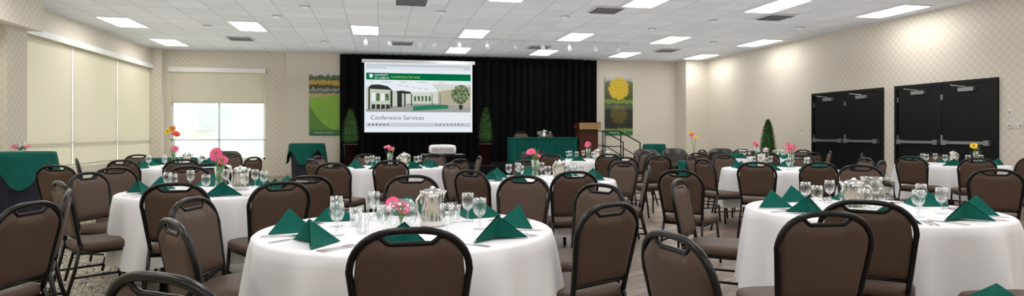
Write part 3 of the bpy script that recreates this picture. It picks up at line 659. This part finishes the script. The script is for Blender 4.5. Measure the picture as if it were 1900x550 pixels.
# armchairs
def shell():
    V = []; F = []; n = 24
    for i in range(n+1):
        a = pi*(-.08)+pi*1.16*i/n
        ex = .75
        for (r, z) in ((.36, .12), (.37, .60), (.36, .80), (.33, .82), (.29, .80), (.27, .40), (.27, .12)):
            zz = z if z < .5 else z-(.16*(1-smooth(abs(sin(a)) if sin(a) > 0 else 0)))
            c, s = cos(a), sin(a)
            V.append((r*math.copysign(abs(c)**ex, c), r*math.copysign(abs(s)**ex, s), zz))
    for i in range(n):
        for j in range(7):
            F.append((i*7+j, (i+1)*7+j, (i+1)*7+(j+1) % 7, i*7+(j+1) % 7))
    F.append(tuple(range(7))); F.append(tuple(n*7+j for j in range(7))[::-1]); return V, F
AC = [("tub_back", mesh("tub", shell(), LEATH)), ("seat", mesh("aseat", rbox(0, -.03, .33, .54, .56, .24), LEATH))]
for a in (-1, 1):
    for b in (-1, 1): AC.append(("leg", mesh("aleg", tube([(a*.24, b*.22, .2), (a*.25, b*.24, 0)], [.022, .014]), BLK)))
for (x, y, tx, ty) in ((-3.45, 15.4, -3.2, 10), (7.75, 15.6, 6, 10), (6.75, 15.1, 6, 10), (9.0, 15.5, 6, 11), (8.55, 13.3, 6, 9)):
    inst("tub_armchair", AC, (x, y, 0), atan2((tx-x), -(ty-y)), "dark brown leather tub armchair by the wall", "armchair", "leather tub armchairs")

# projector on cart
pj = O("projector", None, (1.17, 12.0, .836), label="white data projector on a black cart", cat="projector")
O("projector_body", mesh("pb", rbox(0, 0, .09, .50, .36, .18, ex=9), WHITE), parent=pj)
O("vent_grille", mesh("pg", join(*[box(-.2+.045*i, -.17+.045*i, -.185, -.178, .05, .13) for i in range(9)]), GREYP, False), parent=pj)
O("lens", mesh("pl", xf(revolve([(0, 0), (.05, 0), (.055, .04), (.04, .05)], 20), Matrix.Translation((.0, .16, .09)) @ Matrix.Rotation(-pi/2, 4, 'X')), BLK), parent=pj)
inst("projector_cart", [("cart_top", mesh("cart_top", box(-.4, .4, -.28, .28, .80, .835), BLK, False)), ("cart_shelf", mesh("cart_shelf", box(-.38, .38, -.26, .26, .2, .23), BLK, False)), ("cart_skirt", mesh("cart_skirt", pleat(-.4, .4, -.28, .28, .05, .82), STAGE, False))]
     + [("leg", mesh("cleg", tube([(a, b, 0), (a, b, .8)], .018), BLK)) for a in (-.36, .36) for b in (-.24, .24)], (1.17, 12.0, 0), 0, "black skirted projector cart on the carpet", "cart")

# ------------------------------------------------------------ exterior (colours paled to stand in for bright outdoor haze)
GR = M("outdoor_grass", (.66, .70, .50), .9, noise=.08, nscale=1)
O("lawn", mesh("lawn", box(-60, 40, -30, 69, -.5, -.4), GR, False), label="pale sunny lawn outside the windows", cat="lawn")
HM = M("haze_tinted_trees", (.62, .66, .68), 1, noise=.08, nscale=.5)  # distance haze is mixed into this pale tree colour
V = []; n = 60
for i in range(n+1):
    x = -50+80*i/n; hgt = 4.0+1.0*sin(x*.22)+.4*sin(x*.9); V += [(x, 70, -.5), (x, 72, hgt)]
O("tree_line", mesh("hill", (V, [(2*i, 2*i+2, 2*i+3, 2*i+1) for i in range(n)]), HM, True), label="distant tree line with painted haze beyond the lawn", cat="trees", kind="stuff")
bw = M("white_siding", (.85, .86, .88), .8); rf = M("grey_roof", (.60, .62, .64), .8)
inst("outbuilding", [("walls", mesh("bwalls", box(-2, 2, -2, 2, 0, 1.8), bw, False)), ("roof", mesh("broof", ([(-2.4, -2.4, 1.8), (2.4, -2.4, 1.8), (2.4, 2.4, 1.8), (-2.4, 2.4, 1.8), (-1.6, 0, 2.6), (1.6, 0, 2.6)], [(0, 1, 5, 4), (1, 2, 5), (2, 3, 4, 5), (3, 0, 4), (0, 3, 2, 1)]), rf, False)),
     ("garage_door", mesh("gdoor", box(-.8, .6, -2.03, -2.0, 0, 1.3), rf, False))], (-12.6, 42, -.4), 0, "small white building with grey roof outside the window", "building")

# ------------------------------------------------------------ world, lights, camera
wd = bpy.data.worlds.new("World"); scene.world = wd; wd.use_nodes = True
bg = wd.node_tree.nodes["Background"]; bg.inputs[0].default_value = (.93, .96, 1, 1); bg.inputs[1].default_value = 1.6
sl = bpy.data.lights.new("sun", 'SUN'); sl.energy = 5.5; sl.angle = .02; sl.color = (1, .96, .82)
so = bpy.data.objects.new("sun", sl); COL.objects.link(so); so.rotation_euler = Vector((1, -.12, -.62)).to_track_quat('-Z', 'Y').to_euler()
al = bpy.data.lights.new("added_ceiling_fill", 'AREA'); al.shape = 'RECTANGLE'; al.size = 15.5; al.size_y = 20.0; al.energy = 400; al.color = (.97, .98, 1)  # added unseen fill aimed up to brighten the ceiling, no real fixture
ao = bpy.data.objects.new("added_ceiling_fill", al); COL.objects.link(ao); ao.location = (2.05, 8.5, 2.75); ao.rotation_euler = (pi, 0, 0)
cam = bpy.data.cameras.new("camera"); cam.sensor_width = 36; cam.lens = 1170/1900*36; cam.shift_y = -28/1900; cam.clip_start = .05; cam.clip_end = 300
co = bpy.data.objects.new("camera", cam); COL.objects.link(co); co.location = (0, 0, H); co.rotation_euler = (pi/2, 0, -math.atan(246/1170))
scene.camera = co
scene.view_settings.view_transform = 'Standard'
